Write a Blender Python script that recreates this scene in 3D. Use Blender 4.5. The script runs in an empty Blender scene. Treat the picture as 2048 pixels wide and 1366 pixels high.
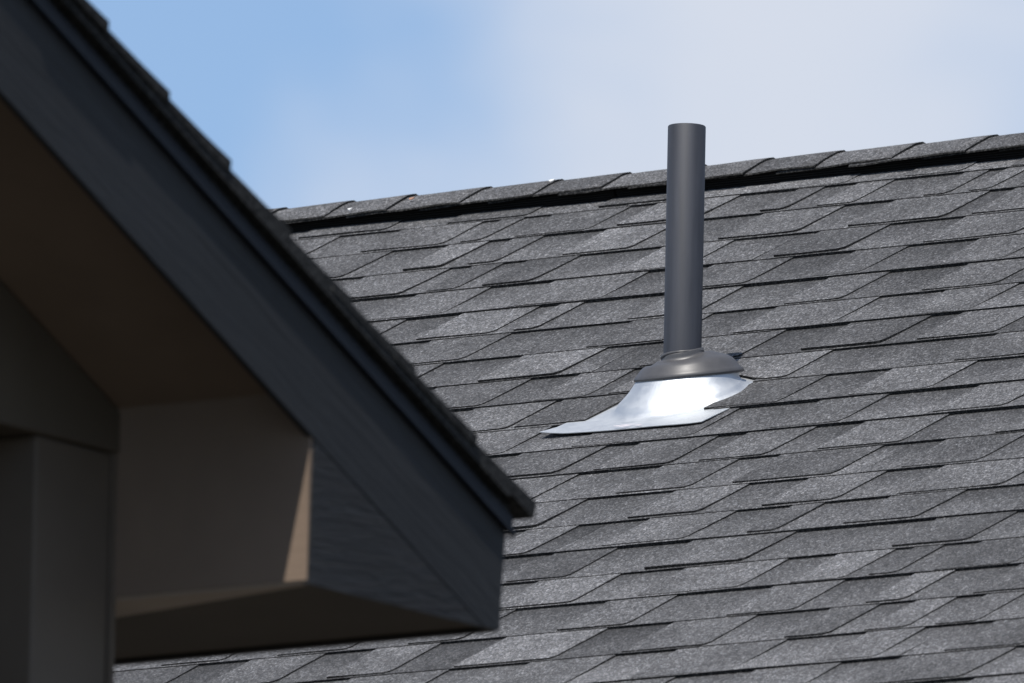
import bpy, math, random
from math import radians, sin, cos, atan, pi, sqrt
from mathutils import Vector, Matrix, noise

random.seed(7)
sc = bpy.context.scene
COL = sc.collection

# ------------------------------------------------------------------ camera
AL, TH, RO = radians(35), radians(9.8), radians(1.2)
r = Vector((cos(AL), sin(AL), 0)); f = Vector((-sin(AL), cos(AL), 0)); zz = Vector((0, 0, 1))
fwd = f*cos(TH) + zz*sin(TH); up = zz*cos(TH) - f*sin(TH)
cr = r*cos(RO) + up*sin(RO); cu = -r*sin(RO) + up*cos(RO)
cam_d = bpy.data.cameras.new('camera'); cam = bpy.data.objects.new('camera', cam_d); COL.objects.link(cam)
cam.matrix_world = Matrix(((cr.x, cu.x, -fwd.x, 0), (cr.y, cu.y, -fwd.y, 0), (cr.z, cu.z, -fwd.z, 1.6), (0, 0, 0, 1)))
cam_d.sensor_width = 36; cam_d.lens = 36*46300/2048
cam_d.clip_start = 1; cam_d.clip_end = 3000
cam_d.dof.use_dof = True; cam_d.dof.focus_distance = 32.7; cam_d.dof.aperture_fstop = 20
sc.camera = cam

# ------------------------------------------------------------------ sky and sun
SUN = Vector((0.130, -0.492, 0.862)).normalized()
world = bpy.data.worlds.new('World'); sc.world = world; world.use_nodes = True
nt = world.node_tree; N = nt.nodes; LK = nt.links
bg = N['Background']; bg.inputs[1].default_value = 0.135
sky = N.new('ShaderNodeTexSky'); sky.sky_type = 'NISHITA'; sky.sun_disc = False
sky.sun_elevation = math.asin(SUN.z); sky.sun_rotation = math.atan2(SUN.x, SUN.y)
sky.air_density = 0.75; sky.dust_density = 0.0; sky.ozone_density = 1.2
tc = N.new('ShaderNodeTexCoord')
mp = N.new('ShaderNodeMapping'); mp.inputs['Location'].default_value = (0.03958, 5.63066, 13.97261)
mp.inputs['Scale'].default_value = (1, 1, 1.5)
LK.new(tc.outputs['Generated'], mp.inputs[0])
n1 = N.new('ShaderNodeTexNoise'); n1.inputs['Scale'].default_value = 25.215; n1.inputs['Detail'].default_value = 4
n1.inputs['Roughness'].default_value = 0.48; n1.inputs['Distortion'].default_value = 0.3
LK.new(mp.outputs[0], n1.inputs['Vector'])
rp = N.new('ShaderNodeValToRGB'); rp.color_ramp.interpolation = 'EASE'
rp.color_ramp.elements[0].position = 0.445; rp.color_ramp.elements[1].position = 0.70
LK.new(n1.outputs[0], rp.inputs[0])
mx = N.new('ShaderNodeMix'); mx.data_type = 'RGBA'
LK.new(rp.outputs[0], mx.inputs[0]); LK.new(sky.outputs[0], mx.inputs[6])
mx.inputs[7].default_value = (4.9, 5.3, 6.1, 1)          # thin white cloud
LK.new(mx.outputs[2], bg.inputs[0])

sd = bpy.data.lights.new('sun', 'SUN'); sd.energy = 5.0; sd.angle = radians(0.53); sd.color = (1, 0.955, 0.89)
sun = bpy.data.objects.new('sun', sd); COL.objects.link(sun)
sun.rotation_euler = (-SUN).to_track_quat('-Z', 'Y').to_euler(); sun.location = (0, 0, 40)

sc.view_settings.view_transform = 'Standard'; sc.view_settings.look = 'None'
sc.view_settings.exposure = 0; sc.view_settings.gamma = 1; sc.view_settings.use_curve_mapping = False
sc.render.engine = 'CYCLES'; sc.cycles.use_denoising = True; sc.cycles.max_bounces = 8
sc.render.film_transparent = False


# ------------------------------------------------------------------ materials
def mat(name, color=(.5, .5, .5), rough=.6, metal=0.0, spec=.5):
    m = bpy.data.materials.new(name); m.use_nodes = True
    b = m.node_tree.nodes['Principled BSDF']
    b.inputs['Base Color'].default_value = (*color, 1); b.inputs['Roughness'].default_value = rough
    b.inputs['Metallic'].default_value = metal; b.inputs['Specular IOR Level'].default_value = spec
    return m, m.node_tree, b

def nd(t, kind, **kw):
    n = t.nodes.new(kind)
    for k, v in kw.items():
        if k in n.inputs: n.inputs[k].default_value = v
        else: setattr(n, k, v)
    return n

def math_(t, op, a, b=None, c=None):
    n = t.nodes.new('ShaderNodeMath'); n.operation = op
    for i, x in enumerate((a, b, c)):
        if x is None: continue
        if isinstance(x, (int, float)): n.inputs[i].default_value = x
        else: t.links.new(x, n.inputs[i])
    return n.outputs[0]

def ramp(t, src, stops):
    n = t.nodes.new('ShaderNodeValToRGB'); cr_ = n.color_ramp
    while len(cr_.elements) < len(stops): cr_.elements.new(0.5)
    for e_, (p, c) in zip(cr_.elements, stops):
        e_.position = p; e_.color = (*c, 1) if not isinstance(c, float) else (c, c, c, 1)
    t.links.new(src, n.inputs[0]); return n.outputs[0]

def granules(name, tone=1.0, band=False):
    """mineral granule face of an asphalt shingle; the recessed lower ply carries its printed dark band"""
    m, t, b = mat(name, rough=.9, spec=.25); lk = t.links
    tcn = nd(t, 'ShaderNodeTexCoord'); oi = nd(t, 'ShaderNodeObjectInfo')
    off = math_(t, 'MULTIPLY', oi.outputs['Random'], 91.0)
    comb = nd(t, 'ShaderNodeCombineXYZ')
    lk.new(off, comb.inputs[0]); lk.new(math_(t, 'MULTIPLY', off, 1.7), comb.inputs[1])
    mpn = nd(t, 'ShaderNodeMapping'); mpn.inputs['Scale'].default_value = (1, .62, 1)
    lk.new(tcn.outputs['Object'], mpn.inputs[0])
    add = nd(t, 'ShaderNodeVectorMath', operation='ADD'); lk.new(mpn.outputs[0], add.inputs[0]); lk.new(comb.outputs[0], add.inputs[1])
    vec = add.outputs[0]
    vo = nd(t, 'ShaderNodeTexVoronoi', Scale=540.0); lk.new(vec, vo.inputs['Vector'])
    sep = nd(t, 'ShaderNodeSeparateColor'); lk.new(vo.outputs['Color'], sep.inputs[0])
    grain = ramp(t, sep.outputs[0], [(0, .4), (.35, .68), (.7, 1.05), (.9, 1.6), (1, 2.6)])
    f2 = nd(t, 'ShaderNodeTexNoise', Scale=150.0, Detail=3.0); lk.new(vec, f2.inputs['Vector'])
    fine = ramp(t, f2.outputs[0], [(.3, .75), (.7, 1.25)])
    f3 = nd(t, 'ShaderNodeTexNoise', Scale=9.0, Detail=2.0); lk.new(vec, f3.inputs['Vector'])
    blot = ramp(t, f3.outputs[0], [(.32, .80), (.68, 1.2)])
    f4 = nd(t, 'ShaderNodeTexNoise', Scale=26.0, Detail=2.0); lk.new(vec, f4.inputs['Vector'])
    rnd = ramp(t, oi.outputs['Random'], [(0, .70), (.25, .86), (.5, .97), (.75, 1.1), (1, 1.34)])
    v = math_(t, 'MULTIPLY', math_(t, 'MULTIPLY', grain, fine), math_(t, 'MULTIPLY', blot, rnd))
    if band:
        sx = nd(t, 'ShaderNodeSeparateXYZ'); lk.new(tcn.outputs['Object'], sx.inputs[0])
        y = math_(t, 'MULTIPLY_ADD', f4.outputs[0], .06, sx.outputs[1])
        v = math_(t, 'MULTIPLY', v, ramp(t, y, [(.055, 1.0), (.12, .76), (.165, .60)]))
    v = math_(t, 'MULTIPLY', v, .098*tone)
    tint = nd(t, 'ShaderNodeMix', data_type='RGBA', blend_type='MULTIPLY'); tint.inputs[0].default_value = 1
    hue = ramp(t, sep.outputs[1], [(0, (1.0, .985, 1.0)), (.6, (1.0, 1.0, 1.04)), (1, (.97, 1.0, 1.08))])
    lk.new(hue, tint.inputs[6]); lk.new(v, tint.inputs[7]); lk.new(tint.outputs[2], b.inputs['Base Color'])
    bp = nd(t, 'ShaderNodeBump', Strength=.55, Distance=.0012); lk.new(sep.outputs[2], bp.inputs['Height']); lk.new(bp.outputs[0], b.inputs['Normal'])
    return m

M_TAB = granules('shingle_granules')
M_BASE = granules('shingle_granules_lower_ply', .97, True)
M_CAP = granules('ridge_cap_granules', .98)

m, t, b = mat('asphalt_cut_edge', (.012, .012, .012), .8, spec=.2); M_EDGE = m
nz = nd(t, 'ShaderNodeTexNoise', Scale=260.0, Detail=2.0); tcn = nd(t, 'ShaderNodeTexCoord'); t.links.new(tcn.outputs['Object'], nz.inputs['Vector'])
t.links.new(ramp(t, nz.outputs[0], [(.45, (.010, .010, .010)), (.68, (.065, .063, .060))]), b.inputs['Base Color'])

m, t, b = mat('black_vent_plastic', (.009, .009, .009), .75, spec=.15); M_VENT = m

def galvanised():
    m, t, b = mat('galvanised_steel', (.62, .66, .7), .38, .9); lk = t.links
    tcn = nd(t, 'ShaderNodeTexCoord')
    vo = nd(t, 'ShaderNodeTexVoronoi', Scale=95.0); lk.new(tcn.outputs['Object'], vo.inputs['Vector'])
    sp = nd(t, 'ShaderNodeSeparateColor'); lk.new(vo.outputs['Color'], sp.inputs[0])
    mpn = nd(t, 'ShaderNodeMapping'); mpn.inputs['Scale'].default_value = (420, 26, 26); mpn.inputs['Rotation'].default_value = (0, 0, .25)
    lk.new(tcn.outputs['Object'], mpn.inputs[0])
    sc_ = nd(t, 'ShaderNodeTexNoise', Scale=1.0, Detail=4.0, Roughness=.6); lk.new(mpn.outputs[0], sc_.inputs['Vector'])
    cl = nd(t, 'ShaderNodeTexNoise', Scale=30.0, Detail=4.0); lk.new(tcn.outputs['Object'], cl.inputs['Vector'])
    lk.new(ramp(t, cl.outputs[0], [(.3, (.62, .645, .665)), (.7, (.69, .71, .725))]), b.inputs['Base Color'])
    rr = math_(t, 'MULTIPLY_ADD', sp.outputs[0], .07, .47)
    lk.new(math_(t, 'MULTIPLY_ADD', cl.outputs[0], .06, rr), b.inputs['Roughness'])
    h = sc_.outputs[0]
    bp = nd(t, 'ShaderNodeBump', Strength=.3, Distance=.0004); lk.new(h, bp.inputs['Height']); lk.new(bp.outputs[0], b.inputs['Normal'])
    return m
M_STEEL = galvanised()

def plastic(name, col, rough, sc1, amt, streak=False):
    m, t, b = mat(name, col, rough); lk = t.links
    tcn = nd(t, 'ShaderNodeTexCoord'); mpn = nd(t, 'ShaderNodeMapping')
    mpn.inputs['Scale'].default_value = (sc1, sc1, sc1*(.06 if streak else 1)); lk.new(tcn.outputs['Object'], mpn.inputs[0])
    nz = nd(t, 'ShaderNodeTexNoise', Scale=1.0, Detail=5.0, Roughness=.6); lk.new(mpn.outputs[0], nz.inputs['Vector'])
    lk.new(ramp(t, nz.outputs[0], [(.25, tuple(c*(1-amt) for c in col)), (.75, tuple(c*(1+amt) for c in col))]), b.inputs['Base Color'])
    lk.new(math_(t, 'MULTIPLY_ADD', nz.outputs[0], .15, rough-.07), b.inputs['Roughness'])
    return m
M_PIPE = plastic('dark_grey_abs_pipe', (.032, .035, .045), .6, 90, .3, True)
M_BOOT = plastic('grey_rubber_boot', (.068, .067, .070), .42, 60, .12)
M_STICK = plastic('sticker_residue', (.62, .56, .58), .7, 400, .3)

def painted(name, col, rough, grain, bump=.3, dist=.002, rot=0.0):
    m, t, b = mat(name, col, rough, spec=.3); lk = t.links
    tcn = nd(t, 'ShaderNodeTexCoord'); mpn = nd(t, 'ShaderNodeMapping')
    turn = nd(t, 'ShaderNodeMapping'); turn.inputs['Rotation'].default_value = (rot, 0, 0); mpn.inputs['Scale'].default_value = grain
    lk.new(tcn.outputs['Object'], turn.inputs[0]); lk.new(turn.outputs[0], mpn.inputs[0])
    nz = nd(t, 'ShaderNodeTexNoise', Scale=1.0, Detail=5.0, Roughness=.62, Distortion=1.2); lk.new(mpn.outputs[0], nz.inputs['Vector'])
    lo = nd(t, 'ShaderNodeTexNoise', Scale=5.0, Detail=3.0); lk.new(tcn.outputs['Object'], lo.inputs['Vector'])
    lk.new(ramp(t, lo.outputs[0], [(.3, tuple(c*.88 for c in col)), (.7, tuple(c*1.12 for c in col))]), b.inputs['Base Color'])
    bp = nd(t, 'ShaderNodeBump', Strength=bump, Distance=dist); lk.new(nz.outputs[0], bp.inputs['Height']); lk.new(bp.outputs[0], b.inputs['Normal'])
    return m
M_FASCIA = painted('charcoal_fascia_paint', (.0215, .0215, .0225), .62, (7, 5, 90), .6, .004, .452)
M_RETURN = painted('charcoal_return_paint', (.0220, .0222, .0236), .62, (7, 11, 105), .9, .005, -.08)
M_DRIP = plastic('dark_blue_drip_metal', (.009, .011, .018), .5, 30, .15)
M_DRIP.node_tree.nodes['Principled BSDF'].inputs['Specular IOR Level'].default_value = .22
M_TAN = painted('tan_panel_paint', (.198, .146, .108), .7, (14, 14, 150), .3, .002)
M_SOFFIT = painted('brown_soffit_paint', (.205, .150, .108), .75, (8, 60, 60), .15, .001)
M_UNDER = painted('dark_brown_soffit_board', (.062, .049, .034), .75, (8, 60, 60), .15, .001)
M_BEAM = painted('taupe_beam_paint', (.098, .080, .060), .7, (20, 8, 90), .15, .001)
M_POST = painted('grey_post_paint', (.125, .100, .078), .65, (60, 60, 8), .15, .001)
M_BOUNCE = painted('bounce_light_tint', (.36, .30, .245), .7, (6, 14, 14), .2, .002)  # paler than the eave underside: bounced light put into the colour
M_WALL = painted('wall_siding_paint', (.26, .24, .22), .8, (8, 8, 40), .2, .002)
M_WHITE = plastic('white_chip', (.8, .8, .78), .6, 300, .1)
M_ORANGE = plastic('dry_leaf_bit', (.42, .24, .16), .7, 300, .3)

m, t, b = mat('ground_turf_and_drive', (.06, .065, .045), .95, spec=.2); M_GROUND = m
tcn = nd(t, 'ShaderNodeTexCoord'); nz = nd(t, 'ShaderNodeTexNoise', Scale=.6, Detail=8.0); t.links.new(tcn.outputs['Object'], nz.inputs['Vector'])
t.links.new(ramp(t, nz.outputs[0], [(.35, (.040, .038, .030)), (.65, (.056, .050, .044))]), b.inputs['Base Color'])


# ------------------------------------------------------------------ helpers
def tag(o, label=None, cat=None, group=None, kind=None):
    if label: o['label'] = label
    if cat: o['category'] = cat
    if group: o['group'] = group
    if kind: o['kind'] = kind
    return o

def link(name, me, parent=None, loc=(0, 0, 0)):
    o = bpy.data.objects.new(name, me); COL.objects.link(o); o.parent = parent; o.location = loc; return o

def empty(name, loc): 
    o = link(name, None, None, loc); o.empty_display_size = .2; return o

class MB:
    def __init__(s): s.v = []; s.f = []; s.m = []; s.sm = []
    def face(s, idx, m=0, sm=False): s.f.append(idx); s.m.append(m); s.sm.append(sm)
    def box(s, x0, x1, y0, y1, z0, z1, m=0):
        k = len(s.v)
        s.v += [(x0, y0, z0), (x1, y0, z0), (x1, y1, z0), (x0, y1, z0), (x0, y0, z1), (x1, y0, z1), (x1, y1, z1), (x0, y1, z1)]
        for q in ((0, 3, 2, 1), (4, 5, 6, 7), (0, 1, 5, 4), (1, 2, 6, 5), (2, 3, 7, 6), (3, 0, 4, 7)): s.face(tuple(k+i for i in q), m)
    def prism(s, prof, x0, x1, m=0, me=None, top=None):
        """profile in (y, z), extruded from x0 to x1"""
        k = len(s.v); n_ = len(prof)
        s.v += [(x0, y, z) for y, z in prof] + [(x1, y, z) for y, z in prof]
        for i in range(n_):
            j = (i+1) % n_; s.face((k+i, k+j, k+n_+j, k+n_+i), m if top is None or i in top else 1)
        me = m if me is None else me
        s.face(tuple(k+n_-1-i for i in range(n_)), me); s.face(tuple(k+n_+i for i in range(n_)), me)
    def mesh(s, name, mats):
        me = bpy.data.meshes.new(name); me.from_pydata(s.v, [], s.f)
        for q in (mats if isinstance(mats, (list, tuple)) else [mats]): me.materials.append(q)
        me.polygons.foreach_set('material_index', s.m); me.polygons.foreach_set('use_smooth', s.sm)
        me.update()
        import bmesh
        bm = bmesh.new(); bm.from_mesh(me); bmesh.ops.recalc_face_normals(bm, faces=bm.faces); bm.to_mesh(me); bm.free()
        return me

def bevel(o, w, seg=2):
    md = o.modifiers.new('bevel', 'BEVEL'); md.width = w; md.segments = seg; md.limit_method = 'ANGLE'; md.angle_limit = radians(40)
    return o

def nz1(x, y=0.0, z=0.0): return noise.noise(Vector((x, y, z)))

# ------------------------------------------------------------------ ground
g = MB(); g.v = [(-1500, -1500, 0), (1500, -1500, 0), (1500, 1500, 0), (-1500, 1500, 0)]; g.face((0, 1, 2, 3))
tag(link('ground', g.mesh('ground', M_GROUND)), 'dark turf and driveway ground round the houses', kind='structure')

# ------------------------------------------------------------------ main house with the shingled roof
PH = atan(.49); CP, SP = cos(PH), sin(PH)
P0 = Vector((-18.24391, 26.45812, 7.07241))      # roof point beside the vent pipe; roof axes: x along ridge, y up the slope, z out
E_, B0 = .1396, .055                              # course exposure and the butt line just above the flashing
B_RIDGE, B_EAVE = 1.272, -3.30
A0, A1 = -4.6, 4.2
TB, TT = .0016, .0018

yr = P0.y + B_RIDGE*CP; zr = P0.z + B_RIDGE*SP   # ridge line
house = empty('shingled_house', (P0.x - .2, yr, 0))
tag(house, 'house with charcoal asphalt shingle roof rising to a ridge behind the vent pipe', 'house')
ye = P0.y + B_EAVE*CP; ze = P0.z + B_EAVE*SP
w_ = MB(); d_ = yr - ye - .45; zt = ze - .06 + .45*.49
w_.prism([(-d_, 0), (d_, 0), (d_, zt), (0, zt + d_*.49), (-d_, zt)], A0 + .5, A1 - .5)
link('wall', w_.mesh('wall', M_WALL), house)
# roof deck: one folded slab
rd = MB(); th_ = .02/CP
hh = (B_RIDGE - B_EAVE)*CP; hv = (B_RIDGE - B_EAVE)*SP
# deck surface lies 12 mm under the shingle reference plane so that laps never meet it
dz = .012/CP
rd.prism([(-hh, zr-hv-dz), (0, zr-dz), (hh, zr-hv-dz), (hh, zr-hv-dz-.03), (0, zr-dz-.03), (-hh, zr-hv-dz-.03)], A0, A1)
roof = link('roof', rd.mesh('roof', M_EDGE), house)
RX = Matrix.Rotation(PH, 4, 'X')
def on_roof(o, a, b, n_=0.0):
    """seat a piece on the near slope: a along the ridge, b up the slope"""
    p = P0 + Vector((a, b*CP - n_*SP, b*SP + n_*CP)) - house.location
    o.matrix_local = Matrix.Translation(p) @ RX
    return o

def top_base(y): return (TB + TT)*max(0.0, 1 - y/E_)

def strip_into(mb, a0, a1, seed, row_e=E_, ox=0.0, oy=0.0, lift=0.0, nseg=None, cut=False):
    """lower ply of one shingle: butt at y=0"""
    L = a1 - a0; n_ = nseg or max(2, int(L/.06)); ys = (0.0, .012, row_e*.5, row_e + .035); k = len(mb.v)
    for j, y in enumerate(ys):
        for i in range(n_+1):
            x = a0 + L*i/n_
            wv = .0011*nz1((x+seed)*9, seed) if j == 0 else 0
            lf = (lift*max(0, 1-y/.07) + .0006*nz1((x+seed)*6, 3.3+seed))*max(0, 1 - y/row_e)
            mb.v.append((ox + x, oy + y - .0042 + wv if j == 0 else oy + y, top_base(y) + lf if y <= row_e else -.0015))
    w = n_+1
    for j in range(len(ys)-1):
        for i in range(n_): mb.face((k+j*w+i, k+j*w+i+1, k+(j+1)*w+i+1, k+(j+1)*w+i), 0)
    s0 = len(mb.v)
    for i in range(w):
        q = mb.v[k+i]; mb.v.append((q[0], q[1]+.0004, -.0008))
    for i in range(n_): mb.face((k+i, s0+i, s0+i+1, k+i+1), 1)
    for i, sd_ in ((0, -1), (n_, 1)):
        e0 = len(mb.v); q = mb.v[k+i]; q2 = mb.v[k+2*w+i]
        mb.v += [(q[0], q[1], q[2]-.003), (q2[0], q2[1], q2[2]-.003)]
        mb.face((k+i, k+2*w+i, e0+1, e0), 1)

def tab_into(mb, x0, x1, seed, ox=0.0, oy=0.0, lift=0.0, yb=None, e_=E_, thick=TT, sharp=False):
    """upper ply tooth between x0 and x1 (butt at y=0); yb(x) may raise the butt round a cut-out"""
    rnd = random.Random(seed)
    sl, sr = rnd.uniform(-.006, .003), rnd.uniform(-.004, .005)
    if sharp: sl = sr = 0.0
    ch = 0.0 if sharp else min(.008, (x1-x0)*.2)
    n_ = max(4, int((x1-x0)/.028)); k = len(mb.v)
    ys = (0.0, .004, .011, .024, e_*.55, e_ + .012)
    for y in ys:
        cl = ch*.3*max(0, 1 - y/.008)**1.4; crr = ch*max(0, 1 - y/.0115)**2.0
        xl = x0 + cl + sl*y/e_; xr = x1 - crr + sr*y/e_ + .0012*nz1(y*60, seed*1.3)
        for i in range(n_+1):
            x = xl + (xr-xl)*i/n_
            y_ = y
            if yb: 
                q = yb(x); y_ = q + (ys[-1]-q)*(y/ys[-1])
            wv = .0013*nz1(x*14, seed*.71) if y == 0 else 0
            lf = (lift + .0009*nz1(x*11, seed*.37))*max(0, 1 - y_/(e_*.8))
            mb.v.append((ox + x, oy + y_ + wv, top_base(y_) + thick + lf))
    w = n_+1; nr = len(ys)
    for j in range(nr-1):
        for i in range(n_): mb.face((k+j*w+i, k+j*w+i+1, k+(j+1)*w+i+1, k+(j+1)*w+i), 0)
    loop = [k+i for i in range(w)] + [k+j*w+n_ for j in range(1, nr)] + [k+(nr-1)*w+i for i in range(n_-1, -1, -1)] + [k+j*w for j in range(nr-2, 0, -1)]
    s0 = len(mb.v)
    for q in loop:
        x, y, z_ = mb.v[q]; mb.v.append((x, y, top_base(y-oy) - .0006))
    for i in range(len(loop)):
        j = (i+1) % len(loop); mb.face((loop[i], s0+i, s0+j, loop[j]), 1)

# tooth positions (mm along the ridge) course by course, counted from the butt line above the flashing
ROWS = {
    -12: [(1059, 1199), (1298, 1470)],
    -11: [(607, 747), (853, 1020), (1152, 1248), (1356, 1486)],
    -10: [(-172, -32), (51, 179), (265, 371), (476, 641), (751, 891), (1014, 1087), (1143, 1213), (1258, 1327)],
    -9: [(-104, 3), (91, 212), (311, 401), (556, 673), (834, 946), (1059, 1123), (1232, 1362)],
    -8: [(354, 494), (600, 770), (853, 940), (978, 1025), (1087, 1217)],
    -7: [(296, 400), (526, 691), (931, 1055)],
    -6: [(158, 241), (365, 504), (607, 655), (765, 887), (1045, 1175)],
    -5: [(31, 171), (321, 442), (544, 669), (773, 943)],
    -4: [(-76, 64), (214, 337), (410, 580), (690, 820)],
    -3: [(-114, 26), (90, 221), (266, 380), (464, 606), (762, 892)],
    -2: [(-294, -154), (-37, 168), (300, 419), (572, 692)],
    -1: [(-374, -234), (140, 227), (344, 483), (593, 723)],
    0: [(-278, -185), (-77, 53), (133, 288), (437, 567)],
    1: [(-463, -323), (-183, -13), (92, 230), (290, 423)],
    2: [(-719, -579), (-363, -223), (-109, 63), (176, 295)],
    3: [(-990, -850), (-750, -614), (-578, -536), (-381, -258), (-108, -8), (128, 258)],
    4: [(-920, -791), (-678, -511), (-397, -259), (-148, -62), (63, 185)],
    5: [(-1105, -956), (-911, -856), (-811, -722), (-571, -446), (-300, -179), (-41, 120)],
    6: [(-1290, -1150), (-1042, -972), (-927, -874), (-758, -636), (-483, -342), (-256, -89), (-42, 88)],
    7: [(-1457, -1317), (-1209, -1060), (-1028, -989), (-930, -798), (-750, -606), (-496, -451), (-396, -330), (-210, -165), (-132, -92)],
    8: [(-1400, -1240), (-1130, -985), (-860, -700), (-560, -420), (-319, -215), (-131, -10)],
}
CC = (.0176, -.0117); RC = .100                    # cone of the pipe flashing: centre and base radius on the roof
def in_view(a, b): return -40 < 1350 + 1171*a + 730*b < 2090

field = MB(); rng = random.Random(21)
seed = 1
for k in range(-24, 9):
    bb = B0 + E_*k if k < 8 else 1.155
    teeth = [(x0/1000, x1/1000) for x0, x1 in ROWS.get(k, [])]
    if not teeth: c0 = rng.uniform(-.1, .1); teeth = [(c0, c0 + .14)]
    a = teeth[0][0]
    while a > A0 + .3:
        g1 = rng.uniform(.09, .15); w1 = rng.uniform(.1, .17); teeth.insert(0, (a-g1-w1, a-g1)); a -= g1 + w1
    a = teeth[-1][1]
    while a < A1 - .3:
        g1 = rng.uniform(.09, .15); w1 = rng.uniform(.1, .17); teeth.append((a+g1, a+g1+w1)); a += g1 + w1
    # lower ply in metre-long shingles; the course over the flashing is notched
    edges = [A0 + .01]; a = A0 + rng.uniform(.3, 1.0)
    while a < A1 - .2: edges.append(a); a += .985
    edges.append(A1 - .01)
    segs = [(edges[i] + .0006, edges[i+1] - .0006) for i in range(len(edges)-1)]
    if k in (-1, 0):
        cut = []
        for s0_, s1_ in segs:
            for q0, q1 in ((s0_, min(s1_, -.100)), (max(s0_, .102), s1_)):
                if q1 - q0 > .02: cut.append((q0, q1))
        segs = cut
    yoff = lambda: rng.uniform(-.0018, .0018)
    for s0_, s1_ in segs:
        seed += 1; yo = yoff(); lf = rng.choice((0, 0, .0004, .0009, .0016))
        if any(in_view(s0_ + (s1_-s0_)*q/4, bb) for q in range(5)):
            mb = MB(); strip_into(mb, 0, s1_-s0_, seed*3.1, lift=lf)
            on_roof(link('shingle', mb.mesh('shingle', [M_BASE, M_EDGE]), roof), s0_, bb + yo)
        else: strip_into(field, s0_, s1_, seed*3.1, oy=bb)
    tt = []
    for t0, t1 in teeth:
        if k == -1:
            if t1 > -.100 and t0 < .102:
                if t0 < -.13: tt.append((t0, -.100))
                if t1 > .13: tt.append((.102, t1))
                continue
        if k == 0 and t1 > -.15 and t0 < .14: continue
        tt.append((t0, t1))
    if k == -1: tt += [(-.222, -.101), ]; tt = [q for q in tt if not (q[0] > -.235 and q[1] < -.102)]; tt = [(p, q) for p, q in tt if not (.09 < p < .16)]; tt.append((.103, .227))
    for t0, t1 in tt:
        seed += 1; lf = rng.choice((0, 0, 0, .0004, .0008, .0018)); yo = yoff()
        if in_view(t0, bb) or in_view(t1, bb):
            mb = MB(); tab_into(mb, 0, t1-t0, seed, lift=lf, sharp=(k == -1 and -.25 < t0 < .15))
            on_roof(link('shingle_tab', mb.mesh('shingle_tab', [M_TAB, M_EDGE]), roof), t0, bb + yo)
        else: tab_into(field, t0, t1, seed, oy=bb)
    if k == 0:                                      # piece cut in an arch round the back of the cone
        def arch(x):
            a_ = x - .15; dx = a_ - CC[0]
            return max(0.0, (sqrt(max(0, .108**2 - dx*dx)) + CC[1] - bb)) if abs(dx) < .108 else 0.0
        mb = MB(); tab_into(mb, 0, .305, 999, yb=arch, thick=TT)
        on_roof(link('shingle_tab', mb.mesh('shingle_tab', [M_TAB, M_EDGE]), roof), -.15, bb)
o = on_roof(link('shingle_field', field.mesh('shingle_field', [M_BASE, M_EDGE]), roof), 0, 0); o['kind'] = 'stuff'
# far slope, turned away from the street
bk = MB()
for k in range(32):
    s0_ = .05 + k*E_; s1_ = s0_ + E_ + .03
    bk.v += [(A0, s0_, 0), (A1, s0_, 0), (A1, s1_, .006), (A0, s1_, .006), (A0, s1_, -.004), (A1, s1_, -.004)]
    q = len(bk.v) - 6; bk.face((q, q+1, q+2, q+3), 0); bk.face((q+3, q+2, q+5, q+4), 1)
o = link('shingle_field', bk.mesh('shingle_field_far', [M_BASE, M_EDGE]), roof); o['kind'] = 'stuff'
o.matrix_local = Matrix.Translation(Vector((P0.x, yr, zr)) - house.location) @ Matrix.Rotation(-PH, 4, 'X')

# ridge vent: black ribbed plastic sections under the caps; y, z measured from the ridge line
def slope_pt(b, n_, side=-1):
    d = B_RIDGE - b
    return (side*(d*CP + n_*SP), -d*SP + n_*CP)
def ridge_profile(pts, top):
    left = [slope_pt(b, n_) for b, n_ in pts]
    right = [(-y, z) for y, z in reversed(left)]
    return left + [(0, top)] + right
BV = 1.203
a = A0 + .1; RID = Vector((P0.x, yr, zr)) - house.location
while a < A1 - .2:
    a2 = min(a + 1.215, A1 - .02)
    mb = MB(); pts = [(BV, -.004)]
    for i in range(5):
        n0 = .0005 + i*.0035
        pts += [(BV - .0012, n0), (BV - .0012, n0 + .0018), (BV + .0012, n0 + .0022), (BV + .0012, n0 + .0033)]
    pts += [(BV, .0195), (BV + .035, .0195)]
    mb.prism(ridge_profile(pts, 0.0195/CP - .006), a + .002, a2 - .002)
    o = link('ridge_vent', mb.mesh('ridge_vent', M_VENT), roof, RID); a = a2

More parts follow.
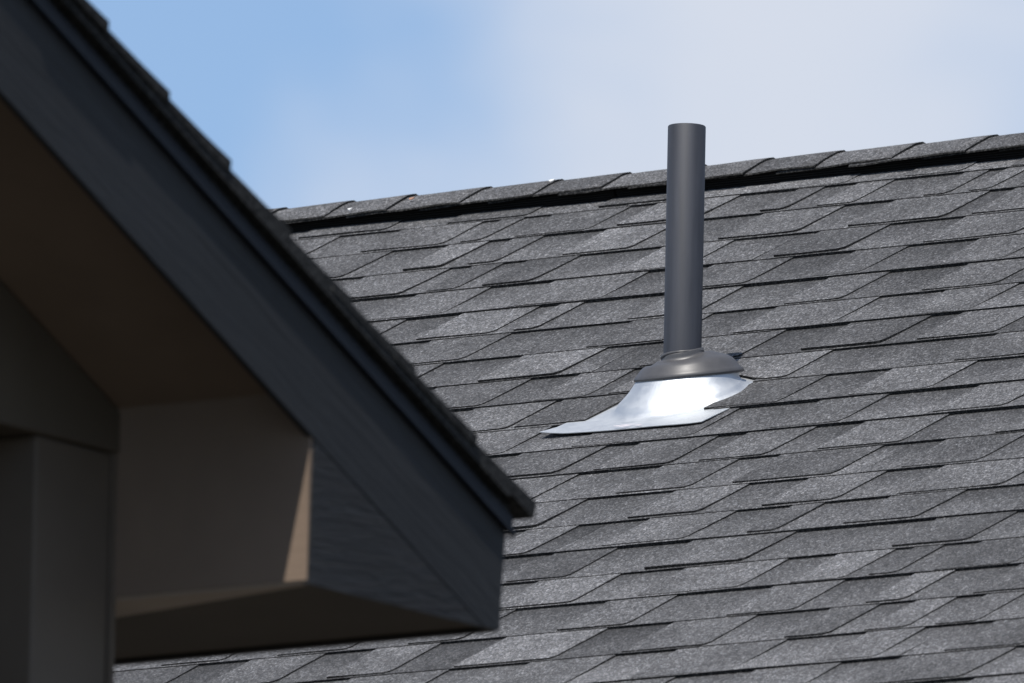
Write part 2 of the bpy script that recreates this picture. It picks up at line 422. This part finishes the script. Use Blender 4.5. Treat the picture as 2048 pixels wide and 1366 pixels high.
# ridge caps: every left cap laps over the one on its right
cap_a = [-1.37, -1.258, -1.126, -.995, -.872, -.745, -.619, -.494, -.359, -.228]
while cap_a[0] > A0 + .3: cap_a.insert(0, cap_a[0] - .127)
while cap_a[-1] < A1 - .12: cap_a.append(cap_a[-1] + .128 + rng.uniform(-.004, .004))
for i, ak in enumerate(cap_a):
    L = .205; nx = 8; mb = MB(); sd_ = i*7.7
    skew = rng.uniform(-.006, .006); lap = rng.uniform(-.003, .003)
    prof = [0, .012, .028, .048, .066, .078, .088, .096]      # distance from the low edge up to the crown
    for side_sheet in (0, 1):
        for ix in range(nx+1):
            x = -L + L*ix/nx
            lift = .0052*(1 + x/L) + .0008*nz1(x*15, sd_)
            for s_ in (-1, 1):
                for d in (prof if s_ < 0 else prof[-2::-1]):
                    bq = 1.1955 + d + lap*(1-d/.1)
                    q = 1.272 - bq; n_ = .0212 + lift
                    bend = max(0, (d - .06))/.036            # rounded crown
                    n_ -= .0075*bend*bend
                    sag = (.0022*nz1(x*13, sd_+4) - .0008)*max(0, 1-d/.03)
                    ed = .0016*nz1(x*25, sd_+9) if d == 0 else 0
                    y_, z_ = slope_pt(min(bq + ed, 1.272 + .012), n_ + sag)
                    if d == prof[-1]: y_ = 0.0
                    xx = x + skew*d*8 + (.0014*nz1(d*60, sd_) if ix == nx else 0)
                    mb.v.append((xx, y_ if s_ < 0 else -y_, z_ - (.0026 if side_sheet else 0)))
    w = len(prof)*2 - 1; S = (nx+1)*w
    for ix in range(nx):
        for j in range(w-1):
            q = ix*w + j
            mb.face((q, q+w, q+w+1, q+1), 0, True); mb.face((S+q, S+q+1, S+q+w+1, S+q+w), 1)
    for ix in range(nx):
        for j in (0, w-1): q = ix*w + j; mb.face((q, S+q, S+q+w, q+w), 1)
    for j in range(w-1):
        for ix in (0, nx): q = ix*w + j; mb.face((q, q+1, S+q+1, S+q), 1)
    link('ridge_cap', mb.mesh('ridge_cap', [M_CAP, M_EDGE]), roof, RID + Vector((ak, 0, 0)))

# ------------------------------------------------------------------ vent pipe with flashing and boot
def rp_(a, b, n_=0.0): return P0 + Vector((a, b*CP - n_*SP, b*SP + n_*CP))
pipe_a, pipe_b = .0111, .0
base_w = rp_(pipe_a, pipe_b)
vent = empty('vent_pipe', base_w)
tag(vent, 'dark grey plumbing vent pipe standing up through the shingles in a bright metal flashing', 'vent pipe')
NS = 72; mb = MB(); RO_, RI_ = .0268, .0226; H = .391
for (rr, z0) in ((RO_, -.03), (RO_, H - .0012), (RO_ - .0008, H), (RI_ + .0006, H), (RI_, H - .001), (RI_, -.03)):
    for i in range(NS): q = 2*pi*i/NS; mb.v.append((rr*cos(q), rr*sin(q), z0))
for j in range(5):
    for i in range(NS): i2 = (i+1) % NS; mb.face((j*NS+i, j*NS+i2, (j+1)*NS+i2, (j+1)*NS+i), 0, True)
link('pipe', mb.mesh('pipe', M_PIPE), vent)

# flashing: bent plate plus flared cone, in roof axes
TAU = math.atan(.2109)                       # tilt of the cone's rim
ring_c = rp_(.0176, .0031) + Vector((.0036, 0, .0335))
def ring_pt(q, R_, hh_): 
    # circle in the rim plane (tilted about the ridge direction), hh_ above it
    p = Vector((R_*cos(q), R_*sin(q)*cos(TAU), R_*sin(q)*sin(TAU)))
    return ring_c + p + Vector((0, -sin(TAU), cos(TAU)))*hh_
INV = RX.inverted()
def to_roof(p): 
    d = p - P0; return Vector((d.x, d.y*CP + d.z*SP, -d.y*SP + d.z*CP))
mb = MB(); NS = 96
def plate_n(b):
    if b < -.085: return .0034 + (-.085 - b)*.055
    return .0034 - (b + .085)*.035
levels = [(0, .112, 0), (0, .103, .0010), (0, .0965, .0030), (0, .0915, .0080), *[(.06 + .94*i/16, .1, 0) for i in range(17)], (1.06, .1, 0)]
RING_R = .0735
for s_, R_, n_ in levels:
    for i in range(NS):
        q = 2*pi*i/NS
        bot = Vector((CC[0] + R_*cos(q), CC[1] + R_*sin(q), 0))
        bot.z = max(0, plate_n(bot.y)) + (n_ if s_ == 0 else .0105)
        if s_ > 0: bot.x = CC[0] + .0905*cos(q); bot.y = CC[1] + .0905*sin(q)
        tp_ = to_roof(ring_pt(q, RING_R, 0))
        ss = s_
        p = bot*(1-ss) + tp_*ss
        if 0 < s_ < 1:                        # slightly hollow flank
            cen = Vector((CC[0], CC[1], p.z)); p = cen + (p - cen)*(1 - .035*sin(pi*s_))
        mb.v.append(tuple(p))
for j in range(len(levels)-1):
    for i in range(NS): i2 = (i+1) % NS; mb.face((j*NS+i, j*NS+i2, (j+1)*NS+i2, (j+1)*NS+i), 0, True)
# plate: top sheet, underside and rim
k = len(mb.v); PX = 14; bs = [0, .02, .045, .078, .12, .2, .33]
for sheet in (0, 1):
    for bi in bs:
        for i in range(PX+1):
            q = i/PX; a_ = -.132 + .281*q; b_ = -.1535 - .0175*q + bi
            if bi == 0 and i >= PX-1: b_ += .002 + (.006 if i == PX else 0)
            curl = (.0045*max(0, (.16-q)/.16)**1.5 + 0.0005*math.sin(q*9+1))*max(0, 1 - bi/.05)
            mb.v.append((a_, b_, plate_n(b_) + curl - (.0011 if sheet else 0)))
w = PX+1; S = len(bs)*w
for j in range(len(bs)-1):
    for i in range(PX): q = k + j*w + i; mb.face((q, q+1, q+w+1, q+w), 0); mb.face((S+q, S+q+w, S+q+w+1, S+q+1), 0)
for i in range(PX): q = k + i; mb.face((q, S+q, S+q+1, q+1), 0)
for j in range(len(bs)-1):
    for i in (0, PX): q = k + j*w + i; mb.face((q, q+w, S+q+w, S+q), 0)
fl = link('flashing', mb.mesh('flashing', M_STEEL), vent)
fl.matrix_local = Matrix.Translation(P0 - base_w) @ RX
fl['label'] = 'shiny galvanised metal flashing cone'
mb = MB()
for (sa, sb, wa, wb) in ((.002, -.1555, .012, .004), (.016, -.1585, .018, .006), (.04, -.158, .012, .005), (.018, -.150, .03, .003)):
    k = len(mb.v); pts = []
    for i in range(9):
        q = 2*pi*i/9; j_ = 1 + .35*nz1(i*1.7, sa*90)
        aa, b2 = sa + wa*.5*cos(q)*j_, sb + wb*.5*sin(q)*j_
        mb.v.append((aa, b2, plate_n(b2) + .0022 + .0016*abs(math.sin((aa+.132)/.281*9+1))))
    mb.face(tuple(range(k, k+9)))
st = link('sticker_residue', mb.mesh('sticker_residue', M_STICK), fl)

# rubber boot on the rim, in rim axes
mb = MB(); NS = 96
prof = [(.0752, -.0035), (.0782, -.0022), (.0783, .0004), (.0745, .0045), (.0708, .0088), (.0672, .0135), (.0635, .0173), (.0580, .0203), (.0500, .0222), (.0420, .0228), (.0370, .0232), (.0345, .0236), (.0318, .0246), (.0308, .0275), (.0304, .0315), (.0296, .0332), (.0286, .0330), (.0280, .0318), (.0272, .026)]
base_m = Matrix.Translation(ring_c) @ Matrix.Rotation(TAU, 4, 'X')
bc = base_m.inverted() @ Vector((base_w.x, base_w.y, ring_c.z + .03))      # pipe axis in rim axes
for (R_, h_) in prof:
    for i in range(NS):
        q = 2*pi*i/NS
        blend = min(1, max(0, (.062 - R_)/.026))
        cx_, cy_ = bc.x*blend, bc.y*blend
        hz = h_
        if R_ < .07: hz += .0045*cos(q - .55)*min(1, (.07-R_)/.02)*(1 if R_ > .034 else .75)   # stretched higher on one side
        if .03 < R_ < .05: hz += .0042*math.sin(3*q + 1.1)*math.sin(pi*(R_-.03)/.02)             # folds by the collar
        mb.v.append((cx_ + R_*cos(q), cy_ + R_*sin(q), hz))
for j in range(len(prof)-1):
    for i in range(NS): i2 = (i+1) % NS; mb.face((j*NS+i, j*NS+i2, (j+1)*NS+i2, (j+1)*NS+i), 0, True)
bt = link('boot', mb.mesh('boot', M_BOOT), vent); bt.matrix_local = Matrix.Translation(-base_w) @ base_m
bt['label'] = 'grey rubber collar'
mb = MB(); NT, NM = 56, 10                    # rolled lip of the collar, dragged lower on one side
for i in range(NT):
    q = 2*pi*i/NT; tr = .0023 + .0007*math.sin(2*q + .6)
    for j in range(NM):
        w_ = 2*pi*j/NM; R_ = .0285 + .0004*math.sin(5*q) + tr*cos(w_)
        mb.v.append((R_*cos(q), R_*sin(q), tr*1.25*math.sin(w_) + .0008*math.sin(3*q)))
for i in range(NT):
    for j in range(NM): i2, j2 = (i+1) % NT, (j+1) % NM; mb.face((i*NM+j, i2*NM+j, i2*NM+j2, i*NM+j2), 0, True)
lip = link('lip', mb.mesh('lip', M_BOOT), bt)
lip.matrix_local = base_m.inverted() @ Matrix.Translation(base_w + Vector((0, 0, .0635))) @ Matrix.Rotation(radians(-9), 4, f)

# ------------------------------------------------------------------ small bits lying on the ridge caps
def chip(name, a, b, n_, s_, material, label, cat):
    mb = MB(); pts = [(-1, -.3), (-.2, -.7), (.9, -.4), (1.1, .3), (.1, .8), (-.8, .5)]
    for zq in (0, .0012):
        for x, y in pts: mb.v.append((x*s_, y*s_*1.2, zq + .0016*(x*x) + .0005))
    mb.face((5, 4, 3, 2, 1, 0)); mb.face((6, 7, 8, 9, 10, 11))
    for i in range(6): j = (i+1) % 6; mb.face((i, j, 6+j, 6+i))
    o = link(name, mb.mesh(name, material)); o.matrix_world = Matrix.Translation(rp_(a, b, n_)) @ RX
    tag(o, label, cat)
chip('paint_chip', -1.33, 1.206, .0262, .0032, M_WHITE, 'tiny white chip lying low on a ridge cap, left end of the ridge', 'debris')
chip('leaf_fragment', -1.235, 1.232, .0262, .0042, M_ORANGE, 'tiny orange brown leaf fragment at a ridge cap joint', 'debris')
chip('paint_chip', -1.002, 1.262, .0245, .0045, M_WHITE, 'tiny white chip lying on the crown of the ridge left of the pipe', 'debris')

# ------------------------------------------------------------------ near house: gable overhang with boxed eave
Q = Vector((-15.29464, 21.44861, 5.95975))
TG = .485; PG = atan(TG); CG, SG = cos(PG), sin(PG)
YR, LEN = -1.85, 6.0                             # ridge offset and depth of the wing
gable = empty('gabled_house', (Q.x, Q.y, 0))
tag(gable, 'near gabled house corner with charcoal rake board, boxed eave and tan porch post', 'house')
def gl(name, mb, material): return link(name, mb.mesh(name, material), gable, (0, 0, Q.z))
def rake(y, z_at0): return z_at0 - TG*y
zr_g = lambda z0: z0 - TG*YR
def mirror(p): return [(2*YR - y, z) for y, z in p]
# rake fascia, front face at x=0, and the three-cornered return board that closes the boxed eave
RAKE_BOARD = [(.002, .0715), (.3515, -.0983), (.382, -.0985), (.3905, .036), (YR, rake(YR, .2265)), (YR, rake(YR, .0725))]
for mr in (False, True):
    mb = MB(); tri = [(.0018, .0706), (-.003, -.098), (.3500, -.0982)]
    mb.prism(mirror(tri) if mr else tri, -.009, -.0006); gl('eave_return', mb, M_RETURN)
mb = MB()
mb.prism(RAKE_BOARD, -.009, 0)
o = bevel(gl('fascia', mb, M_FASCIA), .0010); o['label'] = 'charcoal rake board'
mb = MB(); mb.prism(mirror(RAKE_BOARD), -.009, 0)
bevel(gl('fascia', mb, M_FASCIA), .0010)
# drip edge along the rake
def drip(mr):
    mb = MB()
    pr = [(.398, rake(.398, .2135)), (YR, rake(YR, .2135)), (YR, rake(YR, .2305)), (.398, rake(.398, .2305))]
    mb.prism(mirror(pr) if mr else pr, .0006, .0042)
    lip = [(.398, rake(.398, .2085)), (YR, rake(YR, .2085)), (YR, rake(YR, .2145)), (.398, rake(.398, .2145))]
    mb.prism(mirror(lip) if mr else lip, .002, .0085)
    return gl('drip_edge', mb, M_DRIP)
drip(False); drip(True)
# eave drip return under the shingle tail
# roof deck with shingle courses, ends showing at the rake
mb = MB(); mb.prism([(.398, rake(.398, .2255)), (YR, rake(YR, .2255)), (2*YR-.398, rake(.398, .2255)), (2*YR-.398, rake(.398, .2445)), (YR, rake(YR, .2445)), (.398, rake(.398, .2445))], -LEN, -.001)
groof = gl('roof', mb, M_EDGE)
def course(d, side):
    """one course on the slope; d = distance of its butt up the slope from the eave tip"""
    mb = MB(); yb_, zb_ = .427, .0430
    def pt(s_, n_):
        y = yb_ - s_*CG - 0 + n_*SG; z_ = zb_ + s_*SG + n_*CG
        return (y, z_) if side > 0 else (2*YR - y, z_)
    rr = random.Random(int(d*1000) + side)
    jx = rr.uniform(-.004, .004); lf = rr.uniform(0, .002)
    mb.prism([pt(d, .003), pt(d + .002, .0095 + lf), pt(d + .07, .0085 + lf*.4), pt(d + .185, .0035), pt(d + .185, .0008), pt(d + .06, .0012)], -LEN, .0175 + jx, 0, 1, (1, 2))
    mb.prism([pt(d + .001, .0105 + lf), pt(d + .003, .0160 + lf), pt(d + .06, .0125 + lf*.5), pt(d + .165, .0085), pt(d + .165, .0052), pt(d + .06, .0088 + lf*.5)], -LEN, .0165 + jx, 0, 1, (1, 2))
    return mb
mb = MB(); 
def pt0(s_, n_): return (.427 - s_*CG + n_*SG, .0430 + s_*SG + n_*CG)
mb.prism([pt0(0, -.0035), pt0(0, .003), pt0(2.55, .0008), pt0(2.55, -.0095), pt0(.056, -.0095), pt0(.05, -.0035)], -LEN, .0145)
link('starter_strip', mb.mesh('starter_strip', M_EDGE), groof)
left_field = MB()
nco = int(((.447 - YR)/CG)/E_)
for k in range(nco):
    d = .0005 + k*E_
    c_ = course(d, 1); 
    link('shingle', c_.mesh('shingle', [M_BASE, M_EDGE]), groof)
    c2 = course(d, -1); kk = len(left_field.v); left_field.v += c2.v
    for f_, m_ in zip(c2.f, c2.m): left_field.face(tuple(kk+i for i in f_), m_)
link('shingle_field', left_field.mesh('shingle_field_left', [M_BASE, M_EDGE]), groof)['kind'] = 'stuff'
# sloping soffit under the rake overhang
mb = MB(); mb.prism([(0.004, .1245), (YR, rake(YR, .1245)), (YR, rake(YR, .145)), (.004, .145)], -.30, -.0095)
gl('soffit', mb, M_SOFFIT)
mb = MB(); mb.prism(mirror([(0.004, .1245), (YR, rake(YR, .1245)), (YR, rake(YR, .145)), (.004, .145)]), -.30, -.0095)
gl('soffit', mb, M_SOFFIT)
# boxed eave: inner panel, underside boards, outer fascia
mb = MB(); mb.box(-LEN, -.003, -.0035, .015, -.0935, .175)
gl('eave_panel', mb, M_TAN)
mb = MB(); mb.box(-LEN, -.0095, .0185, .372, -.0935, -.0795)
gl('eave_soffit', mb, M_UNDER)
mb = MB(); k = 0                                  # added pale tapering strip along the inner lower edge, standing in for bounced light
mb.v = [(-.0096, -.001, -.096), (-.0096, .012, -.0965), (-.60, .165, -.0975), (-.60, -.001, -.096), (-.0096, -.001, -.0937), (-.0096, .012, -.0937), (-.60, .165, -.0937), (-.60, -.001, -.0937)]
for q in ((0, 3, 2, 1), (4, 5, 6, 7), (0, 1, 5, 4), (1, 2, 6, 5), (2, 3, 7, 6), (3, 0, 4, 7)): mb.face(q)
gl('bounce_light_strip', mb, M_BOUNCE)
mb = MB(); mb.box(-LEN, -.0095, .3725, .386, -.0985, .03)
gl('eave_fascia', mb, M_FASCIA)
# gable wall face with its beam, corner post and the walls behind
mb = MB(); mb.prism([(-.0015, .076), (-.0015, .1235), (YR, rake(YR, .1235)), (2*YR + .0015, .1235), (2*YR + .0015, .076)], -.40, -.2735)
bevel(gl('beam', mb, M_BEAM), .003)
for yy in (-.157, 2*YR + .01):
    mb = MB(); mb.box(-.43, -.281, yy, yy + .147, -Q.z, .0755); bevel(gl('post', mb, M_POST), .004)
    mb = MB(); mb.box(-.425, -.2765, (yy + .1475) if yy > YR else yy - .0125, (yy + .1565) if yy > YR else yy - .0005, -Q.z, .0755)
    gl('corner_trim', mb, M_POST)
for y0 in (.0, 2*YR - .12):
    mb = MB(); mb.box(-LEN + .2, -.45, y0, y0 + .12, -Q.z, -.094); gl('side_wall', mb, M_WALL)
mb = MB(); mb.box(-2.6, -2.5, 2*YR, -.001, -Q.z, .2); gl('back_wall', mb, M_WALL)
mb = MB(); mb.box(-2.499, -.401, 2*YR, -.002, .1, .12); gl('porch_ceiling', mb, M_SOFFIT)
